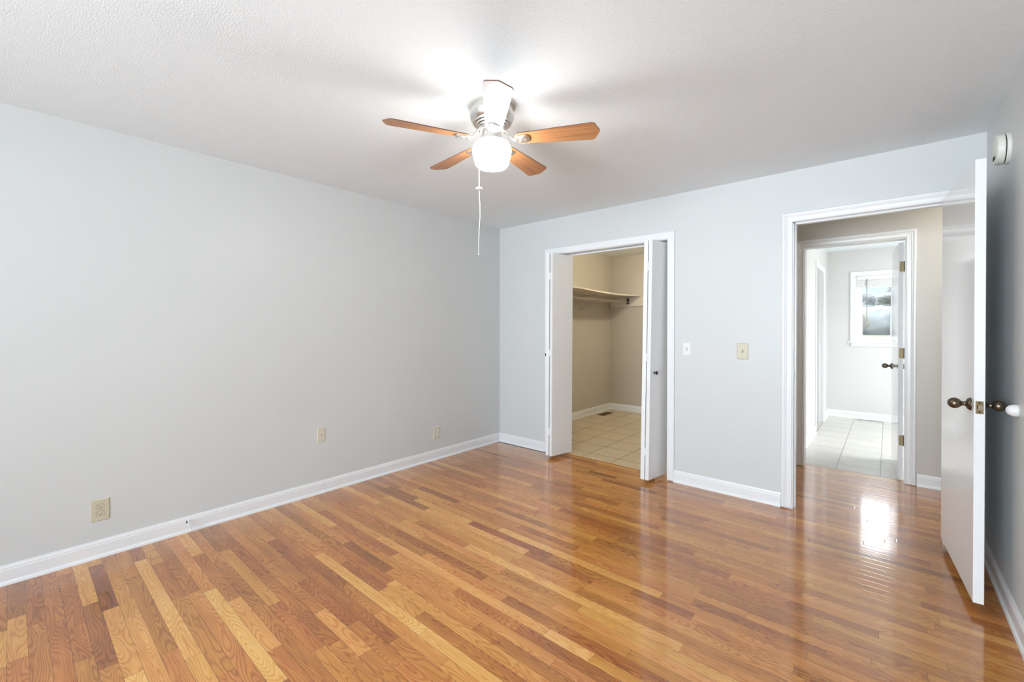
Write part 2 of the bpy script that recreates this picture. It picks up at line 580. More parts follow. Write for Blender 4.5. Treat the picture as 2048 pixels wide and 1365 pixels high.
CAS = [(0, 0), (0, 0.009), (0.004, 0.0115), (0.010, 0.0115), (0.013, 0.010), (0.030, 0.0115), (0.036, 0.0145), (0.040, 0.0125),
       (0.046, 0.015), (0.050, 0.0175), (0.056, 0.018), (0.062, 0.0165), (0.065, 0.012), (0.065, 0)]
FLAT = [(0, 0), (0, 0.011), (0.003, 0.013), (0.012, 0.0145), (0.040, 0.0165), (0.054, 0.018), (0.060, 0.015), (0.060, 0)]
def casing(name, prof, u0, u1, ztop, zbot, origin, udir, odir, mat=None, parent=None, kind='structure', closed_bottom=False):
    """mitred casing round an opening from u0 to u1 up to ztop; udir is along the wall, odir out of it"""
    bm = NB()
    ud, od = Vector(udir), Vector(odir)
    O = Vector(origin)
    rows = []
    stations = [(-1, 0), (-1, 1), (1, 1), (1, 0)]
    if closed_bottom:
        stations = [(-1, -1), (-1, 1), (1, 1), (1, -1)]
    for sx, sz in stations:
        row = []
        for w, t in prof:
            uu = (u0 - w) if sx < 0 else (u1 + w)
            zz = (ztop + w) if sz == 1 else (zbot if sz == 0 else zbot - w)
            row.append(bm.verts.new(O + ud * uu + od * t + Vector((0, 0, zz))))
        rows.append(row)
    if closed_bottom:
        pairs = list(zip(rows, rows[1:] + rows[:1]))
    else:
        pairs = list(zip(rows, rows[1:]))
    n = len(prof)
    for a, b in pairs:
        for i in range(n):
            j = (i + 1) % n
            bm.faces.new((a[i], a[j], b[j], b[i]))
    if not closed_bottom:
        bm.faces.new(rows[0][::-1]); bm.faces.new(rows[-1])
    return obj(name, bm, mat or M['trim'], parent=parent, kind=kind)

# ------------------------------------------------------------------ strip oak floor
BW = 0.0572
Y0 = -3.702
fixed = [  # y, x0, x1, tone : boards read off the photograph's floor
    (-3.21, 0.22, 1.30, .84), (-3.05, 0.84, 1.70, .86), (-2.965, 1.01, 1.50, .74), (-2.525, 0.91, 1.22, .85), (-2.765, 1.41, 1.80, .74),
    (-2.91, 0.60, 1.14, .33), (-2.63, 0.53, 0.98, .28), (-2.68, 1.10, 1.60, .27), (-3.33, 0.45, 0.80, .55), (-3.68, 0.42, 0.80, .68),
    (-3.39, 1.24, 1.60, .88), (-3.38, 0.10, 0.66, .14), (-3.445, 0.54, 1.12, .28), (-2.18, 0.98, 2.28, .80), (-2.185, 2.28, 2.50, .97),
    (-1.72, 0.88, 1.80, .86), (-1.675, 0.68, 1.27, .72), (-1.91, 1.48, 2.75, .86), (-1.59, 1.48, 2.55, .80), (-2.525, 1.23, 1.88, .88),
    (-2.53, 1.89, 2.45, .93), (-2.25, 2.17, 2.75, .38), (-2.355, 0.90, 1.36, .24), (-2.47, 1.10, 1.48, .33), (-1.655, 1.28, 1.93, .30),
    (-1.49, 0.50, 0.95, .25), (-1.65, 0.30, 0.67, .28), (-1.40, 1.24, 1.68, .30), (-1.735, 1.80, 2.24, .30), (-1.68, 2.43, 2.72, .27),
    (-1.325, 2.02, 2.30, .27), (-2.12, 2.32, 2.75, .34), (-0.865, 0.81, 1.16, .76), (-0.27, 1.33, 1.60, .18), (-2.605, 1.62, 2.08, .68),
    (-0.66, 2.45, 3.05, .56), (-1.34, 3.13, 3.56, .57), (-0.96, 3.56, 3.80, .68), (-1.57, 3.20, 3.50, .44), (-3.10, 0.22, 0.80, .40),
    (-3.50, 0.10, 0.70, .36), (-3.56, 0.05, 0.60, .42), (-3.62, 0.0, 0.55, .34), (-3.16, 0.8, 1.5, .50), (-3.27, 0.4, 1.2, .40),
    (-2.07, 1.8, 2.6, .62), (-2.01, 1.2, 2.2, .52), (-2.30, 1.5, 2.4, .60), (-1.97, 2.3, 3.1, .66), (-1.52, 2.0, 2.9, .60),
    (-1.12, 1.0, 1.6, .62), (-0.70, 1.2, 1.75, .35), (-0.52, 0.4, 0.9, .40), (-1.00, 1.7, 2.5, .64), (-0.33, 2.0, 2.7, .42)]
def build_floor():
    rnd = random.Random(11)
    xa, xb, hall_a, hall_b = -0.02, W + 0.02, 2.33, 4.61
    rows = {}
    for y, x0, x1, t in fixed:
        rows.setdefault(math.floor((y - Y0) / BW), []).append((x0, x1, t))
    bm = NB()
    uvl = bm.loops.layers.uv.new('board')
    boards = []
    r = math.floor((BACK - Y0) / BW) - 1
    while True:
        ya = Y0 + r * BW
        if ya > 1.325: break
        yb = ya + BW
        if ya < 0.108:
            lo, hi = xa, xb
            if yb > 0.0: lo, hi = 0.66, hall_b    # runs through the door openings
        else:
            lo, hi = hall_a, hall_b
        fx_ = sorted(rows.get(r, []))
        segs = []
        cur = lo
        def fill(a, b):
            x = a
            out = []
            while x < b - 1e-4:
                l = rnd.uniform(0.28, 0.95)
                if b - (x + l) < 0.2: l = b - x
                t = rnd.gauss(0.52, 0.07)
                q = rnd.random()
                if q < 0.035: t = rnd.uniform(.66, .76)
                elif q < 0.12: t = rnd.uniform(.32, .40)
                out.append((x, min(x + l, b), max(.15, min(.85, t))))
                x += l
            return out
        for f in fx_:
            f0_ = max(f[0], cur)
            if f[1] <= f0_ + .02: continue
            if f0_ - cur > 0.12: segs += fill(cur, f0_)
            else: f0_ = cur
            segs.append((f0_, min(f[1], hi), .54 + (f[2] - .54) * .78))
            cur = min(f[1], hi)
        if cur < hi - 0.02: segs += fill(cur, hi)
        yb_ = min(yb, 1.325)
        for a, b, t in segs:
            boards.append((a, b, ya, yb_, t, rnd.random()))
        r += 1
    for a, b, ya, yb_, t, s in boards:
        v = [bm.verts.new(p) for p in ((a, ya, 0), (b, ya, 0), (b, yb_, 0), (a, yb_, 0))]
        f = bm.faces.new(v)
        l = b - a
        for lp, uvv in zip(f.loops, ((0, 0), (l, 0), (l, yb_ - ya), (0, yb_ - ya))):
            lp[uvl].uv = uvv
    me = bpy.data.meshes.new('floor')
    bm.to_mesh(me); bm.free()
    for nm, idx in (('tone', 4), ('seed', 5)):
        at = me.attributes.new(nm, 'FLOAT', 'FACE')
        at.data.foreach_set('value', [bd[idx] for bd in boards])
    at = me.attributes.new('blen', 'FLOAT', 'FACE')
    at.data.foreach_set('value', [bd[1] - bd[0] for bd in boards])
    me.materials.append(M['oak'])
    o = bpy.data.objects.new('floor', me)
    COL.objects.link(o)
    tag(o, 'glossy oak strip floor of the bedroom and hall', None, None, 'structure')
build_floor()
obj('floor_slab', boxes((-0.2, 4.8, BACK - .2, 4.6, -0.15, -0.012)), M['siding'], kind='structure')
obj('floor_closet', boxes((-0.02, 2.22, 0.106, 2.65, -0.011, 0.002)), M['tile_closet'], kind='structure')
obj('floor_bathroom', boxes((2.33, 4.72, 1.325, 4.32, -0.011, 0.001)), M['tile_bath'], kind='structure')

# ------------------------------------------------------------------ room shell
T = 0.115
obj('wall_left', boxes((-0.12, 0, BACK, T, 0, H)), M['wall'], kind='structure')
CX0, CX1, CZ = 0.722, 1.951, 2.064          # closet opening
EX0, EX1, EZ = 2.877, 3.640, 2.062          # entry opening
obj('wall_far', boxes((0, CX0 - .018, 0, T, 0, H), (CX0 - .018, CX1 + .018, 0, T, CZ + .018, H), (CX1 + .018, EX0 - .018, 0, T, 0, H),
                      (EX0 - .018, EX1 + .018, 0, T, EZ + .018, H), (EX1 + .018, W + .12, 0, T, 0, H)), M['wall'], kind='structure')
obj('wall_right', boxes((W, W + .12, BACK, 0, 0, H)), M['wall'], kind='structure')
RX0, RX1, RZ0, RZ1 = 1.30, 3.55, 0.62, 2.18
obj('wall_rear', boxes((-.12, RX0, BACK - .12, BACK, 0, H), (RX1, W + .12, BACK - .12, BACK, 0, H), (RX0, RX1, BACK - .12, BACK, 0, RZ0),
                       (RX0, RX1, BACK - .12, BACK, RZ1, H)), M['wall'], kind='structure')
casing('trim_1', CAS, RX0, RX1, RZ1, RZ0, (0, BACK, 0), (1, 0, 0), (0, 1, 0), closed_bottom=True)
obj('sky_blocker', boxes((-.6, W + .6, BACK - 3.2, BACK - .12, 2.22, 2.34)), M['siding'], kind='structure')  # unseen slab added to keep high sky light out of the rear window
obj('ceiling', boxes((-.12, W + .12, BACK - .12, 0.06, H, H + .1)), M['ceiling'], kind='structure')
# closet
CB = 2.63
obj('wall_closet_left', boxes((-0.12, 0, T, CB + .1, 0, H)), M['wall_closet'], kind='structure')
obj('wall_closet_back', boxes((0, 2.20, CB, CB + .1, 0, H)), M['wall_closet'], kind='structure')
obj('wall_closet_right', boxes((2.20, 2.26, T, CB + .1, 0, H)), M['wall_closet'], kind='structure')
obj('wall_closet_front', boxes((0, CX0 - .018, T, T + .004, 0, H), (CX1 + .018, 2.2, T, T + .004, 0, H),
                               (CX0 - .018, CX1 + .018, T, T + .004, CZ + .018, H)), M['wall_closet'], kind='structure')
obj('ceiling_closet', boxes((-.12, 2.26, 0.06, CB + .1, H, H + .1)), M['ceiling'], kind='structure')
# hall
HY0, HY1 = 1.22, 1.335
BX0, BX1, BZ = 2.787, 3.489, 2.060
obj('wall_hall_left', boxes((2.26, 2.32, T, HY1, 0, H)), M['wall_hall'], kind='structure')
obj('wall_hall_right', boxes((4.60, 4.70, T, HY1, 0, H)), M['wall_hall'], kind='structure')
obj('wall_hall_near', boxes((2.32, EX0 - .018, T, T + .004, 0, H), (EX1 + .018, 4.6, T - .06, T + .004, 0, H),
                            (EX0 - .018, EX1 + .018, T, T + .004, EZ + .018, H)), M['wall_hall'], kind='structure')
obj('wall_hall_far', boxes((2.32, BX0 - .018, HY0, HY1, 0, H), (BX0 - .018, BX1 + .018, HY0, HY1, BZ + .018, H),
                           (BX1 + .018, 4.60, HY0, HY1, 0, H)), M['wall_hall'], kind='structure')
obj('ceiling_hall', boxes((2.26, 4.7, 0.06, HY1, H, H + .1)), M['ceiling'], kind='structure')
# bathroom
BY = 4.31
SD0, SD1, SDZ = 2.912, 3.712, 2.075         # side opening in its left wall
obj('wall_bathroom_left', boxes((2.585, 2.70, HY1, SD0 - .018, 0, H), (2.585, 2.70, SD1 + .018, BY, 0, H),
                                (2.585, 2.70, SD0 - .018, SD1 + .018, SDZ + .018, H)), M['wall_bath'], kind='structure')
obj('wall_side_room', boxes((1.9, 2.0, CB + .1, BY + .1, 0, H), (2.0, 2.585, CB + .12, CB + .14, 0, H), (2.0, 2.585, BY, BY + .1, 0, H)),
    M['wall_bath'], kind='structure')
obj('floor_side_room', boxes((2.0, 2.33, CB + .1, BY, -0.011, 0.001)), M['tile_bath'], kind='structure')
WX0, WX1, WZ0, WZ1 = 3.03, 3.48, 1.116, 2.057   # window opening
obj('wall_bathroom_back', boxes((2.585, WX0, BY, BY + .14, 0, H), (WX1, 4.72, BY, BY + .14, 0, H), (WX0, WX1, BY, BY + .14, 0, WZ0),
                                (WX0, WX1, BY, BY + .14, WZ1, H)), M['wall_bath'], kind='structure')
obj('wall_bathroom_right', boxes((4.60, 4.72, HY1, 2.05, 0, H), (4.60, 4.72, 3.65, BY, 0, H), (4.60, 4.72, 2.05, 3.65, 0, .70),
                                 (4.60, 4.72, 2.05, 3.65, 2.2, H)), M['wall_bath'], kind='structure')
obj('ceiling_bathroom', boxes((1.9, 4.72, HY1, BY + .14, H, H + .1)), M['ceiling'], kind='structure')

# baseboards
JY = -2.062
baseboard('baseboard_left', (0, BACK, 0), (0, JY - .0008, 0), (1, 0, 0))
baseboard('baseboard_left', (-0.001, JY + .0008, 0), (-0.001, 0, 0), (1, 0, 0))
baseboard('baseboard_far', (0, 0, 0), (CX0 - .061, 0, 0), (0, -1, 0))
baseboard('baseboard_far', (CX1 + .061, 0, 0), (EX0 - .082, 0, 0), (0, -1, 0))
baseboard('baseboard_far', (EX1 + .082, 0, 0), (W, 0, 0), (0, -1, 0))
baseboard('baseboard_right', (W, BACK, 0), (W, 0, 0), (-1, 0, 0))
baseboard('baseboard_closet_left', (0, T, 0), (0, CB, 0), (1, 0, 0))
baseboard('baseboard_closet_back', (0, CB, 0), (2.2, CB, 0), (0, -1, 0))
baseboard('baseboard_hall_far', (BX1 + .078, HY0, 0), (4.6, HY0, 0), (0, -1, 0))
baseboard('baseboard_hall_far', (2.32, HY0, 0), (BX0 - .07, HY0, 0), (0, -1, 0))
baseboard('baseboard_bathroom_left', (2.70, HY1, 0), (2.70, SD0 - .065, 0), (1, 0, 0))
baseboard('baseboard_bathroom_left', (2.70, SD1 + .065, 0), (2.70, BY, 0), (1, 0, 0))
baseboard('baseboard_bathroom_back', (2.70, BY, 0), (4.6, BY, 0), (0, -1, 0))

# casings and jambs
casing('trim_2', FLAT, CX0 - .004, CX1 + .004, CZ + .004, 0.012, (0, 0, 0), (1, 0, 0), (0, -1, 0))
casing('trim_3', CAS, EX0 - .015, EX1 + .005, EZ + .008, 0.010, (0, 0, 0), (1, 0, 0), (0, -1, 0))
casing('trim_4', CAS, BX0 - .006, BX1 + .006, BZ + .006, 0.006, (0, HY0, 0), (1, 0, 0), (0, -1, 0))
casing('trim_5', CAS, SD0 - .003, SD1 + .003, SDZ, 0.004, (2.70, 0, 0), (0, 1, 0), (1, 0, 0))
obj('trim_6', boxes((CX0 - .018, CX0, 0, T, 0, CZ), (CX1, CX1 + .018, 0, T, 0, CZ), (CX0 - .018, CX1 + .018, 0, T, CZ, CZ + .018)), M['trim'], kind='structure')
obj('trim_7', boxes((EX0 - .018, EX0 - .009, 0, T + .006, 0.0, EZ), (EX0 - .009, EX0 + .001, .04, .078, 0, EZ), (EX1, EX1 + .018, 0, T + .006, 0, EZ),
                    (EX0 - .018, EX1 + .018, 0, T + .006, EZ + .009, EZ + .018), (EX0 - .009, EX1, .04, .078, EZ - .003, EZ + .009)), M['trim'], kind='structure')
obj('trim_8', boxes((BX0 - .018, BX0, HY0, HY1, 0, BZ), (BX1, BX1 + .018, HY0, HY1, 0, BZ), (BX0 - .018, BX1 + .018, HY0, HY1, BZ, BZ + .018)), M['trim'], kind='structure')
obj('trim_9', boxes((2.585, 2.70, SD0 - .018, SD0, 0, SDZ), (2.585, 2.70, SD1, SD1 + .018, 0, SDZ), (2.585, 2.70, SD0 - .018, SD1 + .018, SDZ, SDZ + .018),
                    (2.622, 2.66, SD1 - .01, SD1, 0, SDZ)), M['trim'], kind='structure')
casing('trim_10', CAS, BX0 - .006, BX1 + .006, BZ + .006, 0.006, (0, HY1, 0), (1, 0, 0), (0, 1, 0))

# bifold track in the closet head
trk = empty('bifold_track', (1.336, 0.088, CZ), label='thin white metal track under the closet door head', cat='door track')
obj('rail', boxes((-.612, .612, -.012, -.009, -.016, 0), (-.612, .612, .009, .012, -.016, 0), (-.612, .612, -.012, .012, -.003, 0)), M['vinyl'], trk)

# ------------------------------------------------------------------ doors
def knob_bm(bm, loc, axis, s=1.0, prof=None):
    if prof is None:
        prof = [(0.0, 0.0), (0.030, 0.0), (0.030, 0.003), (0.0285, 0.0055), (0.026, 0.0065), (0.0255, 0.010), (0.022, 0.0125), (0.015, 0.015), (0.0105, 0.019),
                (0.0098, 0.024), (0.0115, 0.0295)]
        prof += [(0.0252 * math.sin(math.radians(t)), 0.0535 - 0.0252 * math.cos(math.radians(t))) for t in range(30, 181, 10)]
    lathe(bm, [(r * s, h * s) for r, h in prof], 32, axis_mat(loc, axis))

def hinge_bm(bm, cx, y, cz, w=0.030, h=0.089, t=0.0015, side=-1):
    """leaf with rounded outer corners lying in the x-z plane, knuckle on its right"""
    out = []
    r = 0.010
    for k in range(7):
        a = math.radians(90 + 90 * k / 6)
        out.append((-w + r + r * math.cos(a), h / 2 - r + r * math.sin(a)))
    for k in range(7):
        a = math.radians(180 + 90 * k / 6)
        out.append((-w + r + r * math.cos(a), -h / 2 + r + r * math.sin(a)))
    out += [(0, -h / 2), (0, h / 2)]
    mm = Matrix(((1, 0, 0, cx), (0, 0, 1, y), (0, 1, 0, cz), (0, 0, 0, 1)))
    prism(bm, out, -t, 0, mm)
    lathe(bm, [(0, -h / 2 - .003), (.004, -h / 2 - .002), (.0055, -h / 2), (.0055, h / 2), (.004, h / 2 + .002), (0, h / 2 + .003)], 14,
          Matrix.Translation((cx + .002, y - .003, cz)))

# bedroom door, folded back against the right wall
hx, hy = 3.627, -0.030
nx, ny = 3.681, -0.800
dang = math.atan2(ny - hy, nx - hx)
dw = math.hypot(nx - hx, ny - hy)
d1 = empty('door_1', (hx, hy, 0), dang, label='open white slab bedroom door standing into the room beside the right wall', kind='structure')
# local x runs from the hinge to the free edge; local +y is towards the right wall
obj('slab', boxes((0, dw, 0, 0.036, 0.048, 2.078)), M['door'], d1, bevel=0.0015)
kb = NB(); knob_bm(kb, (dw - .062, 0, .951), (0, -1, 0))
obj('door_knob', kb, M['bronze'], d1, smooth=True, label='aged bronze round knob facing the room')
kb = NB(); knob_bm(kb, (dw - .062, .036, .951), (0, 1, 0))
k2 = obj('door_knob', kb, M['bronze'], d1, smooth=True, label='aged bronze round knob facing the right wall')
kb = NB(); lathe(kb, [(0.0075, 0), (.0075, .010), (.006, .012), (0, .0125)], 16, axis_mat((dw - .062, .036 + .0775, .951), (0, 1, 0)))
obj('lock_pin', kb, M['bronze'], k2, smooth=True)
lp = NB(); prism(lp, rrect(.0255, .058, .002), 0, .0012, Matrix(((0, 0, 1, dw), (1, 0, 0, .018), (0, 1, 0, .945), (0, 0, 0, 1))))
lpo = obj('latch_plate', lp, M['brass'], d1, label='brass latch plate on the door edge')
hexb = NB(); hexa(hexb, [(dw + .001, .010, .937), (dw + .006, .012, .937), (dw + .011, .026, .937), (dw + .001, .026, .937),
                         (dw + .001, .010, .956), (dw + .006, .012, .956), (dw + .011, .026, .956), (dw + .001, .026, .956)])
obj('latch_bolt', hexb, M['bronze'], lpo)
for zz in (.925, .966):
    sb = NB(); lathe(sb, [(0, 0), (.0042, 0), (.0035, .0012), (0, .0014)], 14, axis_mat((dw + .0011, .018, zz), (1, 0, 0)))
    obj('screw', sb, M['slot'], lpo)
for zz in (0.30, 1.08, 1.86):
    hb = NB(); lathe(hb, [(0, zz - .045), (.0055, zz - .045), (.0055, zz + .045), (0, zz + .045)], 14, Matrix.Translation((-.004, .040, 0)))
    obj('hinge', hb, M['brass'], d1)
st = empty('strike_plate', (EX0 - .009, 0.018, .963), label='painted-over strike plate on the left jamb of the bedroom doorway', cat='strike plate')
sp = NB(); prism(sp, rrect(.032, .058, .008), 0, .0015, Matrix(((0, 0, 1, 0), (1, 0, 0, 0), (0, 1, 0, 0), (0, 0, 0, 1))))
obj('plate', sp, M['nickel'], st)
sp = NB(); prism(sp, rrect(.012, .022, .002), .0016, .002, Matrix(((0, 0, 1, 0), (1, 0, 0, 0), (0, 1, 0, 0), (0, 0, 0, 1))))
obj('latch_hole', sp, M['slot'], st)

# bathroom door, open into the bathroom
bhx, bhy = 3.4835, 1.338
bang = math.atan2(2.03 - bhy, 3.445 - bhx)
d4 = empty('door_4', (bhx, bhy, 0), bang, label='open white bathroom door swung inward from the right jamb', kind='structure')
bw = 0.695
obj('slab', boxes((0, bw, 0, 0.034, 0.026, 2.046)), M['door'], d4, bevel=0.0015)
kb = NB(); knob_bm(kb, (bw - .062, .034, .936), (0, 1, 0))
obj('door_knob', kb, M['bronze'], d4, smooth=True, label='aged bronze knob on the visible face')
kb = NB(); knob_bm(kb, (bw - .062, 0, .936), (0, -1, 0))
obj('door_knob', kb, M['bronze'], d4, smooth=True, label='aged bronze knob on the hidden face')
for zz in (1.838, 1.091, .338):
    hb = NB(); hinge_bm(hb, 0.004, 0.0, zz, w=.031, h=.089)
    # lay the leaf on the door's hinge edge
    bmesh.ops.transform(hb, matrix=Matrix.Rotation(-PI / 2, 4, 'Z'), verts=hb.verts[:])
    bmesh.ops.transform(hb, matrix=Matrix.Scale(-1, 4, (0, 1, 0)), verts=hb.verts[:])
    for v in hb.verts:
        v.co.y = -v.co.y
    obj('hinge', hb, M['brass'], d4)

# bifold closet doors: each pair is two panels folded together
def bifold(name, label, near_a, far_a, near_b, far_b, lean, ztop, knob_side, knob_y, knob_z):
    """a = panel on the jamb side, b = leading panel; points are panel centres in plan"""
    root = empty(name, (far_a[0], far_a[1], 0), label=label, kind='structure')
    z0 = 0.032
    th = 0.0335
    pans = []
    for tagn, n_, f_ in (('jamb', near_a, far_a), ('lead', near_b, far_b)):
        n_, f_ = Vector((*n_, 0)), Vector((*f_, 0))
        d = (f_ - n_).normalized()
        s = Vector((d.y, -d.x, 0)) * th / 2
        o = Vector((far_a[0], far_a[1], 0))
        bm = NB()
        lo = [n_ - s - o, n_ + s - o, f_ + s - o, f_ - s - o]
        hexa(bm, [p + Vector((0, 0, z0)) for p in lo] + [p + Vector((lean, 0, ztop)) for p in lo])
        pans.append(obj('panel', bm, M['door'] if tagn == 'x' else M['trim'], root, bevel=0.001))
    a, b = pans
    na, nb = Vector((*near_a, 0)), Vector((*near_b, 0))
    mid = (na + nb) / 2 - Vector((far_a[0], far_a[1], 0))
    for zz in (.27, 1.06, 1.82):
        hb = NB()
        lx = lean * zz / ztop
        box(hb, mid.x + lx - .010, mid.x + lx + .010, mid.y - .0028, mid.y + .004, zz - .032, zz + .032)
        lathe(hb, [(0, -.03), (.0035, -.03), (.0035, .03), (0, .03)], 10, Matrix.Translation((mid.x + lx, mid.y - .003, zz)))
        obj('hinge', hb, M['trim'], root)
    # knob on the jamb panel's room-side face
    n_, f_ = Vector((*near_a, 0)), Vector((*far_a, 0))
    d = (f_ - n_).normalized()
    s = Vector((d.y, -d.x, 0))
    if knob_side < 0: s = -s
    tt = (knob_y - n_.y) / (f_.y - n_.y)
    p = n_ + (f_ - n_) * tt + s * (th / 2) - Vector((far_a[0], far_a[1], 0)) + Vector((lean * knob_z / ztop, 0, knob_z))
    kb = NB()
    knob_bm(kb, p, s, 1.0, [(0, 0), (.010, 0), (.0095, .002), (.0055, .004), (.005, .012), (.008, .015), (.0135, .018), (.0155, .022), (.0145, .026), (.009, .0285), (0, .029)])
    obj('door_knob', kb, M['black'], a, smooth=True, label='small black round knob')
    for nm, (q, zq) in (('pivot', (far_a, ztop)), ('guide', (far_b, ztop))):
        pb = NB(); lathe(pb, [(0, -.01), (.004, -.01), (.004, .022), (0, .022)], 10,
                         Matrix.Translation((q[0] - far_a[0] + lean, q[1] - far_a[1] - .015, zq)))
        obj(nm, pb, M['nickel'], root)
    return root
bifold('door_2', 'left pair of white bifold closet panels folded open', (0.812, -.183), (0.748, .098), (0.8555, -.186), (0.905, .100), .010, 2.048, -1, -.135, 1.035)
bifold('door_3', 'right pair of white bifold closet panels folded open, leaning slightly', (1.861, -.208), (1.900, .078), (1.8235, -.210), (1.795, .080), .030, 2.040, 1, -.145, .930)

# ------------------------------------------------------------------ bathroom window
win = empty('window_1', ((WX0 + WX1) / 2, BY, WZ0), kind='structure', label='small white double hung bathroom window with raised blind')
cxw = (WX0 + WX1) / 2
def wbox(*bs):
    bm = NB()
    for x0, x1, y0, y1, z0, z1 in bs:
        box(bm, x0 - cxw, x1 - cxw, y0 - BY, y1 - BY, z0 - WZ0, z1 - WZ0)
    return bm
# casing: two legs and head, stool and apron
cas = casing('window_casing', CAS, WX0 - cxw, WX1 - cxw, WZ1 - WZ0, 0, (0, 0, 0), (1, 0, 0), (0, -1, 0), parent=win, kind=None)
obj('window_sill', wbox((WX0 - .085, WX1 + .085, BY - .035, BY + .03, WZ0 - .020, WZ0)), M['trim'], win, bevel=.004)
obj('apron', wbox((WX0 - .055, WX1 + .055, BY - .014, BY, WZ0 - .075, WZ0 - .020)), M['trim'], win, bevel=.003)
obj('window_frame', wbox((WX0, WX0 + .032, BY, BY + .12, WZ0, WZ1), (WX1 - .032, WX1, BY, BY + .12, WZ0, WZ1), (WX0, WX1, BY, BY + .12, WZ1 - .03, WZ1),
                         (WX0, WX1, BY + .03, BY + .12, WZ0, WZ0 + .018)), M['vinyl'], win)
def sash(x0, x1, z0, z1, y, w, rb, rt):
    s = obj('sash', wbox((x0, x0 + w, y, y + .028, z0, z1), (x1 - w, x1, y, y + .028, z0, z1), (x0 + w, x1 - w, y, y + .028, z0, z0 + rb),
                         (x0 + w, x1 - w, y, y + .028, z1 - rt, z1)), M['vinyl'], win, bevel=.002)
    obj('pane', wbox((x0 + w, x1 - w, y + .012, y + .016, z0 + rb, z1 - rt)), M['glass'], s)
sash(WX0 + .032, WX1 - .032, 1.575, WZ1 - .03, BY + .075, .036, .036, .04)
sash(WX0 + .032, WX1 - .032, WZ0 + .018, 1.615, BY + .042, .042, .042, .040)
lk = NB(); lathe(lk, [(0, 0), (.018, 0), (.018, .006), (.010, .014), (0, .015)], 20, Matrix.Translation((0, .056, 1.615 - WZ0)))
obj('sash_lock', lk, M['nickel'], win, smooth=True)
bl = empty('window_blind', (cxw, BY + .018, WZ1 - .03), label='raised white slat blind bunched at the top of the bathroom window', cat='blind')
obj('head_rail', boxes((-.222, .222, -.026, .014, -.034, 0.028)), M['blind'], bl, bevel=.002)
for k in range(9):
    sb = NB(); box(sb, -.218, .218, -.024, .012, -.0445 - .0088 * k, -.0366 - .0088 * k)
    obj('slat', sb, M['blind'], bl, bevel=.001)
obj('bottom_rail', boxes((-.218, .218, -.024, .012, -.146, -.126)), M['blind'], bl, bevel=.003)
wd = NB(); tube(wd, [(-.102, -.030, -.02), (-.102, -.034, -.05), (-.102, -.034, -.62)], .0042, 8)
obj('wand', wd, M['wand'], bl, smooth=True)

# outside
def blob(name, loc, r, mat, parent, seed, sq=(1, 1, 1), sub=5, amp=.3):
    rn = random.Random(seed)
    bm = NB()
    bmesh.ops.create_icosphere(bm, subdivisions=sub, radius=1)
    ph = [(rn.uniform(2, 6), rn.uniform(2, 6), rn.uniform(2, 6), rn.uniform(0, 6)) for _ in range(5)]
    for v in bm.verts:
        d = sum(math.sin(a * v.co.x + b * v.co.y + c * v.co.z + e) for a, b, c, e in ph) / 5
        v.co *= r * (1 + amp * d + rn.uniform(-.05, .05))
        v.co = Vector((v.co.x * sq[0], v.co.y * sq[1], v.co.z * sq[2])) + Vector(loc)
    return obj(name, bm, mat, parent, smooth=True)
gb = NB()
pts = [(-60, BY + .2, -.35), (60, BY + .2, -.35), (60, 14, -.2), (-60, 14, -.2), (60, 34, .95), (-60, 34, .95), (60, 80, 1.2), (-60, 80, 1.2)]
gv = [gb.verts.new(p) for p in pts]
gb.faces.new((gv[0], gv[1], gv[2], gv[3])); gb.faces.new((gv[3], gv[2], gv[4], gv[5])); gb.faces.new((gv[5], gv[4], gv[6], gv[7]))
obj('ground', gb, M['grass'], kind='structure')
hd = empty('hedge', (1.0, 33, .9), label='dark blue-green hedge across the lawn seen through the bathroom window', cat='hedge')
hb = NB()
rn = random.Random(3)
for i in range(18):
    mmx = Matrix.Translation((-11 + i * 1.3, rn.uniform(-.6, .6), .8)) @ Matrix.Diagonal((1.1, 1.0, rn.uniform(1.0, 1.25), 1))
    r_ = bmesh.ops.create_icosphere(hb, subdivisions=3, radius=1.0, matrix=mmx)
    for v in r_['verts']:
        v.co += Vector((rn.uniform(-.09, .09), rn.uniform(-.09, .09), rn.uniform(-.09, .09)))
obj('foliage', hb, M['hedge'], hd, smooth=True)
for i, (tx, ty, hgt, rr) in enumerate(((-2.6, 40, 3.2, 1.7), (1.4, 44, 2.9, 1.6), (5.0, 41, 3.5, 1.7), (-8.2, 44, 3.4, 1.9))):
    lab = ['pale bare-looking tree rising behind the hedge on the left', 'low pale tree behind the middle of the hedge',
           'pale tree behind the hedge towards the right of the pane', 'pale tree farthest left behind the hedge'][i]
    tr = empty('tree', (tx, ty, 1.0), label=lab, cat='tree', group='pale trees beyond the hedge')
    tb = NB(); tube(tb, [(0, 0, 0), (.05, 0, hgt * .6)], [.16, .09], 8)
    obj('trunk', tb, M['bark'], tr)
    blob('crown', (0, 0, hgt * .72), rr, M['tree'], tr, i, (1.1, 1, .8), 5, .35)
sh = empty('shrub', (1.75, 30, .72), label='tawny shrub standing in front of the hedge at the left of the pane', cat='shrub')
blob('foliage', (0, 0, 1.0), .75, M['shrub'], sh, 9, (1, 1, 1.15), 5, .3)

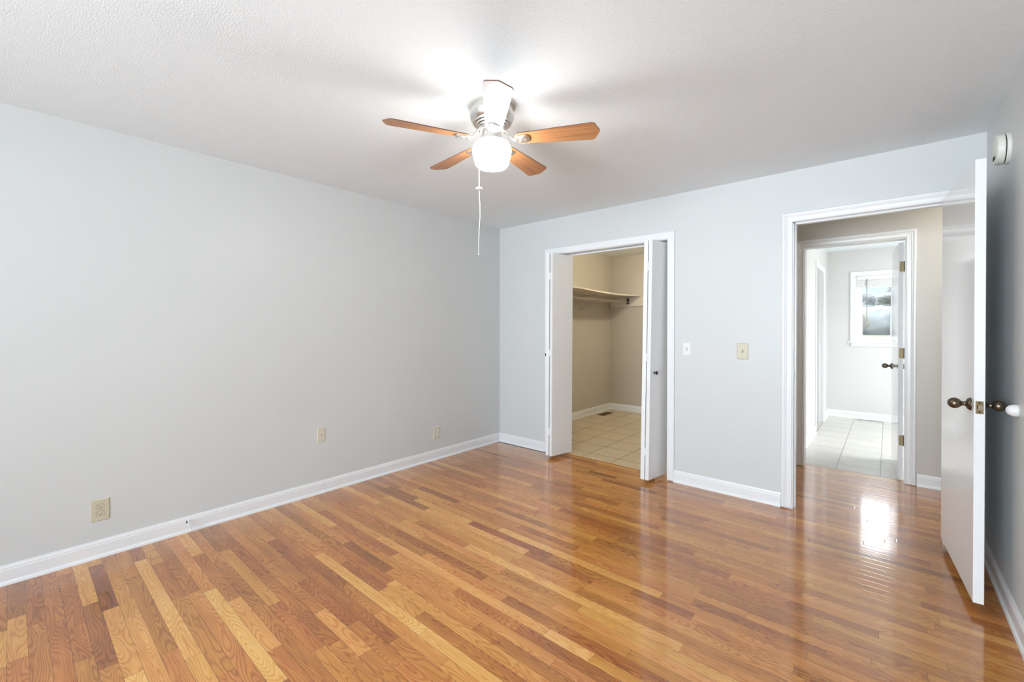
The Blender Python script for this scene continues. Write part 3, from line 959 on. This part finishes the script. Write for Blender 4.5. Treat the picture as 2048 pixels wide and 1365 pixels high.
# ------------------------------------------------------------------ closet fittings
def shelf():
    root = empty('closet_shelf', (0, CB, 1.79), label='long cream painted closet shelf on wall cleats above the hanging rod', cat='shelf')
    # warped board along the closet's left wall
    bm = NB()
    n = 24
    ya, yb = T + .03 - CB, -0.002
    rows = []
    for i in range(n + 1):
        y = ya + (yb - ya) * i / n
        t = i / n
        sag = -.022 * math.sin(PI * min(1, max(0, (t - .30) / .70)))
        row = []
        for x, z in ((.001, 0), (.528, sag), (.530, sag + .002), (.530, sag + .017), (.528, sag + .019), (.001, .019)):
            row.append(bm.verts.new((x, y, z)))
        rows.append(row)
    for a, b in zip(rows, rows[1:]):
        for i in range(6):
            j = (i + 1) % 6
            bm.faces.new((a[i], a[j], b[j], b[i]))
    bm.faces.new(rows[0][::-1]); bm.faces.new(rows[-1])
    obj('board', bm, M['shelf'], root)
    obj('cleat', boxes((.02, .62, -.019, -.001, -.150, -.002)), M['shelf'], root, bevel=.0015, label='cream board cleat on the back wall')
    obj('cleat', boxes((.001, .019, ya, -.001, -.090, -.002)), M['shelf'], root, bevel=.0015, label='cream board cleat along the left wall')
    for yy in (-.95, -1.75):
        bk = NB()
        tube(bk, [(.02, yy, -.24), (.28, yy, -.08), (.315, yy, -.055)], .005, 8)
        tube(bk, [(.02, yy, -.03), (.30, yy, -.03), (.335, yy, -.05), (.336, yy, -.085), (.320, yy, -.103), (.302, yy, -.098)], .004, 8)
        obj('bracket', bk, M['nickel'], root, smooth=True)
    return root
shelf()
rod = empty('closet_rod', (.318, CB - .03, 1.706), label='cream painted hanging rod under the closet shelf', cat='closet rod')
rb = NB(); tube(rb, [(0, -2.44, 0), (0, 0, 0)], .0135, 16)
obj('pole', rb, M['shelf'], rod, smooth=True)
rb = NB(); box(rb, -.018, .018, .006, .011, -.03, .062); box(rb, -.018, .018, -.012, .008, -.022, -.014)
box(rb, -.020, -.014, -.012, .010, -.02, .03); box(rb, .014, .020, -.012, .010, -.02, .055)
obj('rod_socket', rb, M['bronze'], rod, label='dark metal rod socket')

def floor_vent(name, x, y, w, l, mat, label):
    root = empty(name, (x, y, .002), label=label, cat='floor vent')
    obj('frame', boxes((-w / 2, w / 2, -l / 2, -l / 2 + .010, 0, .005), (-w / 2, w / 2, l / 2 - .010, l / 2, 0, .005),
                       (-w / 2, -w / 2 + .010, -l / 2 + .01, l / 2 - .01, 0, .005), (w / 2 - .010, w / 2, -l / 2 + .01, l / 2 - .01, 0, .005)), mat, root, bevel=.001)
    obj('duct', boxes((-w / 2 + .01, w / 2 - .01, -l / 2 + .01, l / 2 - .01, 0.0, .0012)), M['slot'], root)
    bm = NB()
    if l > w:
        k = -l / 2 + .02
        while k < l / 2 - .015:
            box(bm, -w / 2 + .01, w / 2 - .01, k, k + .003, .0012, .004); k += .011
    else:
        k = -w / 2 + .02
        while k < w / 2 - .015:
            box(bm, k, k + .003, -l / 2 + .01, l / 2 - .01, .0012, .004); k += .011
    obj('louvres', bm, mat, root)
floor_vent('floor_vent', .150, 2.21, .115, .29, M['vent'], 'brown metal floor vent in the closet tiles')
floor_vent('floor_vent', 3.20, 4.215, .31, .105, M['cream'], 'pale floor vent at the foot of the bathroom window wall')

# ------------------------------------------------------------------ wall plates
def plate(name, kind, wall, u, z, w, h, mat, label, cat, group=None):
    """local x along the wall, local y out of it"""
    if wall == 'left':
        root = empty(name, (0, u, z), PI / 2, label, cat, group)
    else:
        root = empty(name, (u, 0, z), 0, label, cat, group)
    # local -y points into the room after rotation
    out = -1
    bm = NB()
    A = Matrix(((1, 0, 0, 0), (0, 0, -1, 0), (0, 1, 0, 0), (0, 0, 0, 1)))
    if wall == 'left':
        A = Matrix(((1, 0, 0, 0), (0, 0, -1, 0), (0, 1, 0, 0), (0, 0, 0, 1)))
    # bevelled plate: two stacked prisms
    lo = rrect(w, h, .004); hi = rrect(w - .008, h - .008, .003)
    a = [bm.verts.new((x, y, 0)) for x, y in lo]
    b = [bm.verts.new((x, y, .002)) for x, y in lo]
    c = [bm.verts.new((x, y, .0055)) for x, y in hi]
    n = len(lo)
    for p, q in ((a, b), (b, c)):
        for i in range(n):
            j = (i + 1) % n
            bm.faces.new((p[i], p[j], q[j], q[i]))
    bm.faces.new(a[::-1]); bm.faces.new(c)
    bmesh.ops.transform(bm, matrix=A, verts=bm.verts[:])
    obj('cover_plate', bm, mat, root)
    def flat(nm, outline, z0, z1, m_, parent=root, lab=None):
        b_ = NB(); prism(b_, outline, z0, z1, A)
        return obj(nm, b_, m_, parent, label=lab)
    if kind == 'duplex':
        for s in (1, -1):
            oc = []
            for k in range(24):
                t = 2 * PI * k / 24
                x, y = .0172 * math.cos(t), .0172 * math.sin(t)
                oc.append((x, max(-.0138, min(.0138, y)) + s * .0195))
            flat('socket_rim', [(x * 1.07, (y - s * .0195) * 1.08 + s * .0195) for x, y in oc], .0055, .0057, M['slot'])
            f = flat('socket', oc, .0056, .0072, mat)
            for dx, hh in ((-.0065, .008), (.0065, .0065)):
                flat('slot', rrect(.0020, hh, .0005, 2, dx, s * .0195 + .001), .0072, .0074, M['slot'], f)
            g = [(x, y - .0075 + s * .0195) for x, y in rrect(.0052, .0052, .0024, 3)]
            flat('ground_hole', g, .0072, .0074, M['slot'], f)
        flat('screw', rrect(.006, .006, .0029, 4), .0055, .0066, mat)
    elif kind == 'jack':
        f = flat('jack', rrect(.016, .016, .0078, 5), .0055, .0065, mat)
        flat('jack_hole', rrect(.005, .011, .0015, 3, .001, -.001), .0065, .0068, M['slot'], f)
        for s in (1, -1):
            flat('screw', rrect(.006, .006, .0029, 4, 0, s * h * .36), .0055, .0064, mat)
    elif kind == 'switch':
        flat('switch_slot', rrect(.0095, .0235, .001), .0055, .0058, M['slot'])
        b_ = NB()
        hexa(b_, [(-.0042, -.0095, .0055), (.0042, -.0095, .0055), (.0042, .006, .0055), (-.0042, .006, .0055),
                  (-.0035, -.002 + .004, .0165), (.0035, -.002 + .004, .0165), (.0035, .0085, .0150), (-.0035, .0085, .0150)])
        bmesh.ops.transform(b_, matrix=A, verts=b_.verts[:])
        obj('toggle', b_, mat, root)
        for s in (1, -1):
            flat('screw', rrect(.006, .006, .0029, 4, 0, s * .030), .0055, .0066, mat)
    return root
plate('power_outlet', 'duplex', 'left', -3.3585, .269, .081, .124, M['tan'], 'large almond duplex outlet low on the left wall near the camera', 'power outlet')
plate('cable_jack_plate', 'jack', 'left', -2.086, .461, .062, .113, M['ivory'], 'ivory single jack wall plate midway along the left wall', 'wall plate')
o3 = plate('power_outlet', 'duplex', 'left', -.926, .267, .078, .120, M['ivory'], 'small ivory duplex outlet with white sockets near the far corner of the left wall', 'power outlet')
for ch in o3.children:
    if ch.name.startswith('socket') and not ch.name.startswith('socket_rim'):
        ch.data.materials[0] = M['white_plastic']
        ch['label'] = 'white socket face'
plate('light_switch', 'switch', 'far', 2.1175, 1.131, .066, .108, M['white_plastic'], 'white toggle light switch beside the closet casing', 'light switch')
plate('light_switch', 'switch', 'far', 2.5375, 1.128, .080, .122, M['tan'], 'ivory toggle light switch between the white switch and the doorway', 'light switch')

# smoke detector on the right wall
sm = empty('smoke_detector', (W, -.605, 2.156), label='round cream smoke detector high on the right wall', cat='smoke detector')
b_ = NB(); lathe(b_, [(0, 0), (.071, 0), (.072, .003), (.072, .011), (.070, .014), (0, .014)], 48, axis_mat((0, 0, 0), (-1, 0, 0)))
obj('mounting_base', b_, M['cream'], sm, smooth=False)
b_ = NB(); lathe(b_, [(0, .014), (.064, .014), (.064, .019), (0, .019)], 48, axis_mat((0, 0, 0), (-1, 0, 0)))
obj('sensor_gap', b_, M['slot'], sm)
b_ = NB(); lathe(b_, [(0, .018), (.069, .018), (.0705, .022), (.069, .040), (.064, .0445), (.045, .047), (0, .048)], 48, axis_mat((0, 0, 0), (-1, 0, 0)))
obj('cover', b_, M['cream'], sm, smooth=False)
b_ = NB()
for k in range(5):
    box(b_, -.0495, -.0465, -.02 + k * .009, -.017 + k * .009, -.046, -.030)
obj('grille', b_, M['slot'], sm)

# wall bumper
bp_ = empty('door_bumper', (W, -.84, .950), label='white round rubber door bumper on the right wall', cat='door stop')
b_ = NB(); lathe(b_, [(0, 0), (.0265, 0), (.0268, .008), (.025, .018), (.020, .029), (.012, .036), (0, .039)], 32, axis_mat((0, 0, 0), (-1, 0, 0)))
obj('bumper', b_, M['white_plastic'], bp_, smooth=True)

# coax stub coming out of the left baseboard
cx_ = empty('coax_cable', (.012, -2.953, .055), label='short white coax cable end sticking out of the left baseboard', cat='cable')
b_ = NB(); tube(b_, [(-.004, 0, .018), (.010, .001, .020), (.022, -.001, .010), (.030, -.002, -.006), (.036, .004, -.020)], .0036, 10)
obj('cord', b_, M['white_plastic'], cx_, smooth=True)
b_ = NB(); lathe(b_, [(0, -.002), (.0045, -.002), (.005, .006), (.0062, .007), (.0062, .018), (.0055, .020), (0, .020)], 14,
                 axis_mat((.035, .004, -.018), (.35, .45, -.82)))
obj('connector', b_, M['nickel'], cx_)
b_ = NB(); prism(b_, rrect(.008, .020, .0038, 4), 0, .0006, Matrix(((0, 0, 1, -.0008), (1, 0, 0, -.003), (0, 1, 0, .012), (0, 0, 0, 1))))
obj('cable_hole', b_, M['slot'], cx_)
# small ceiling hook
hk = empty('ceiling_hook', (.281, -.318, H), label='tiny white hook in the ceiling near the far left corner', cat='hook')
b_ = NB()
tube(b_, [(0, 0, .001), (0, 0, -.012), (.004, -.002, -.020), (.011, -.006, -.022), (.015, -.008, -.015)], .0016, 8)
obj('hook', b_, M['white_plastic'], hk, smooth=True)

# ------------------------------------------------------------------ ceiling fan
FX, FY = 1.8543, -2.0796
fan = empty('ceiling_fan', (FX, FY, H), label='brushed nickel hugger ceiling fan with five blades and a lit glass globe', cat='ceiling fan')
def flathe(name, prof, mat, parent=fan, segs=56, smooth=True, label=None):
    b_ = NB(); lathe(b_, [(r, z - H) for r, z in prof], segs)
    o = obj(name, b_, mat, parent, smooth=smooth, label=label)
    md = o.modifiers.new('split', 'EDGE_SPLIT'); md.split_angle = math.radians(38)
    return o
flathe('ceiling_ring', [(0, 2.4395), (.122, 2.4395), (.122, 2.432), (.118, 2.430), (0, 2.430)], M['cream'])
flathe('motor_housing', [(0, 2.431), (.108, 2.431), (.109, 2.428), (.108, 2.408), (.1105, 2.402), (.1125, 2.392), (.1125, 2.380), (.108, 2.366), (.101, 2.356),
                         (.094, 2.350), (0, 2.350)], M['nickel'])
for i, (r, z) in enumerate(((.098, 2.349), (.086, 2.340), (.074, 2.331))):
    flathe('vent_ring', [(r - .012, z + .004), (r - .004, z + .003), (r, z), (r - .001, z - .004), (r - .006, z - .006), (r - .012, z - .005), (r - .012, z + .004)], M['nickel'])
flathe('vent_core', [(0, 2.352), (.088, 2.352), (.078, 2.340), (.066, 2.328), (.058, 2.318), (0, 2.318)], M['slot'])
flathe('rotor_hub', [(0, 2.326), (.064, 2.326), (.066, 2.322), (.066, 2.306), (.062, 2.302), (0, 2.302)], M['nickel'])
flathe('light_fitter', [(0, 2.302), (.047, 2.302), (.048, 2.298), (.048, 2.266), (.052, 2.262), (.056, 2.258), (.056, 2.250), (0, 2.250)], M['nickel'])
flathe('glass_globe', [(.050, 2.256), (.070, 2.253), (.087, 2.242), (.0965, 2.226), (.099, 2.209), (.0975, 2.192), (.0925, 2.172), (.088, 2.154), (.084, 2.139), (.075, 2.128),
                       (.056, 2.121), (.03, 2.118), (0, 2.117)], M['globe'], label='glowing white opal glass globe')
# blades
RB, R1, HW, PIT, TH0, ZB = .5394, .5085, .0631, -.2097, .2144, 2.258
def blade(k, white):
    ang = math.radians(-128 + 72 * k) + TH0
    root_in = .118
    out = []
    # root, rounded
    w0 = .041
    for a in range(9):
        t = math.radians(90 + 180 * a / 8)
        out.append((root_in + .030 + .030 * math.cos(t), w0 * math.sin(t) if abs(math.sin(t)) < 1 else w0 * math.sin(t)))
    # widening sides and tapered tip
    out += [(R1 - .02, -HW * .99)]
    for a in range(5):
        t = a / 4
        out.append((R1 - .012 + .020 * t, -HW * (1 - .14 * t * t)))
    out += [(RB - .004, -.011), (RB, 0), (RB - .004, .011)]
    for a in range(5):
        t = 1 - a / 4
        out.append((R1 - .012 + .020 * t, HW * (1 - .14 * t * t)))
    out += [(R1 - .02, HW * .99)]
    mrot = Matrix.Rotation(PIT, 4, 'X')
    bm = NB()
    prism(bm, out, 0, .0055, None, mi=0, mi_side=1)
    o = obj('blade', bm, [M['blade_white'] if white else M['veneer'], M['blade_edge']], fan,
            label='pale white-faced blade pointing at the camera' if white else 'maple brown blade')
    o.matrix_local = Matrix.Translation((0, 0, ZB - H)) @ Matrix.Rotation(ang, 4, 'Z') @ mrot
    # blade iron
    bi = NB()
    plate_o = []
    for a in range(13):
        t = math.radians(-90 + 180 * a / 12)
        plate_o.append((.172 + .024 * math.cos(t), .029 * math.sin(t)))
    plate_o += [(.135, .026), (.122, .014), (.122, -.014), (.135, -.026)]
    prism(bi, plate_o, -.0075, -.0005)
    lathe(bi, [(.0001, -.0115), (.020, -.0105), (.024, -.0075)], 24, Matrix.Translation((.168, 0, 0)) @ Matrix.Diagonal((1, 1, 1, 1)))
    tube(bi, [(.130, 0, -.006), (.112, 0, .000), (.095, 0, .018), (.080, 0, .040), (.060, 0, .054)], [.0085, .0065, .0055, .0055, .0075], 12)
    io = obj('blade_iron', bi, M['nickel'], o, smooth=False)
    md = io.modifiers.new('bevel', 'BEVEL'); md.width = .0015; md.segments = 2; md.limit_method = 'ANGLE'
    for sx, sy in ((.146, .016), (.146, -.016), (.176, 0)):
        sb = NB(); lathe(sb, [(0, -.0125), (.0035, -.0120), (.0042, -.0100), (.0042, -.007)], 12, Matrix.Translation((sx, sy, 0.003 if sx < .15 else -.0008)))
        obj('screw', sb, M['nickel'], o)
for k in range(5):
    blade(k, k == 1)
# pull chain: hangs from the fitter behind the globe
b_ = NB()
ox, oy = -.110, .017
chain = [(-.040, .006, 2.284), (-.075, .011, 2.281), (-.104, .016, 2.262), (ox, oy, 2.232), (ox, oy, 2.15), (ox, oy, 2.045), (ox + .002, oy + .002, 1.98),
         (ox + .004, oy + .003, 1.90), (ox + .001, oy + .001, 1.84), (ox - .001, oy - .001, 1.78), (ox - .002, oy - .001, 1.705)]
tube(b_, [(x, y, z - H) for x, y, z in chain], .0020, 8)
pc = obj('pull_chain', b_, M['cord'], fan, smooth=True, label='long off-white pull cord')
b_ = NB(); lathe(b_, [(0, .006), (.006, .006), (.013, .003), (.0185, -.001), (.0175, -.005), (.008, -.008), (0, -.008)], 28, Matrix.Translation((ox, oy, 2.046 - H)))
obj('pull_disc', b_, M['white_plastic'], pc, smooth=True, label='white disc on the cord')
b_ = NB(); lathe(b_, [(0, .007), (.003, .006), (.0042, -.002), (.0042, -.008), (0, -.009)], 14, Matrix.Translation((ox - .002, oy - .001, 1.700 - H)))
obj('pull_end', b_, M['nickel'], pc)

# hall ceiling lamp, round the corner to the right of the doorway
hl = empty('hall_lamp', (4.25, .66, H), label='lit dome lamp on the hall ceiling, round the corner from the doorway', cat='ceiling lamp')
b_ = NB(); lathe(b_, [(0, 0), (.13, 0), (.13, -.02), (.12, -.025), (0, -.025)], 32)
obj('lamp_base', b_, M['white_plastic'], hl)
b_ = NB(); lathe(b_, [(.118, -.022), (.115, -.05), (.09, -.08), (.05, -.095), (0, -.10)], 32)
obj('lamp_shade', b_, m_emit('lit_hall_dome', (1.0, 0.95, 0.86), HALL_W * 8.0), hl, smooth=True)

# ------------------------------------------------------------------ closet ceiling lamp (above the door head, out of sight)
cl = empty('closet_lamp', (1.45, 1.50, H), label='small lit globe lamp on the closet ceiling, hidden above the door head', cat='ceiling lamp')
b_ = NB(); lathe(b_, [(0, 0), (.06, 0), (.06, -.018), (.045, -.025), (0, -.025)], 32)
obj('lamp_base', b_, M['white_plastic'], cl)
b_ = NB(); lathe(b_, [(0, -.020), (.035, -.028), (.052, -.05), (.055, -.07), (.048, -.095), (.028, -.112), (0, -.118)], 32)
obj('lamp_globe', b_, m_emit('lit_closet_globe', (1.0, 0.86, 0.64), CLOSET_W * 3.0), cl, smooth=True)
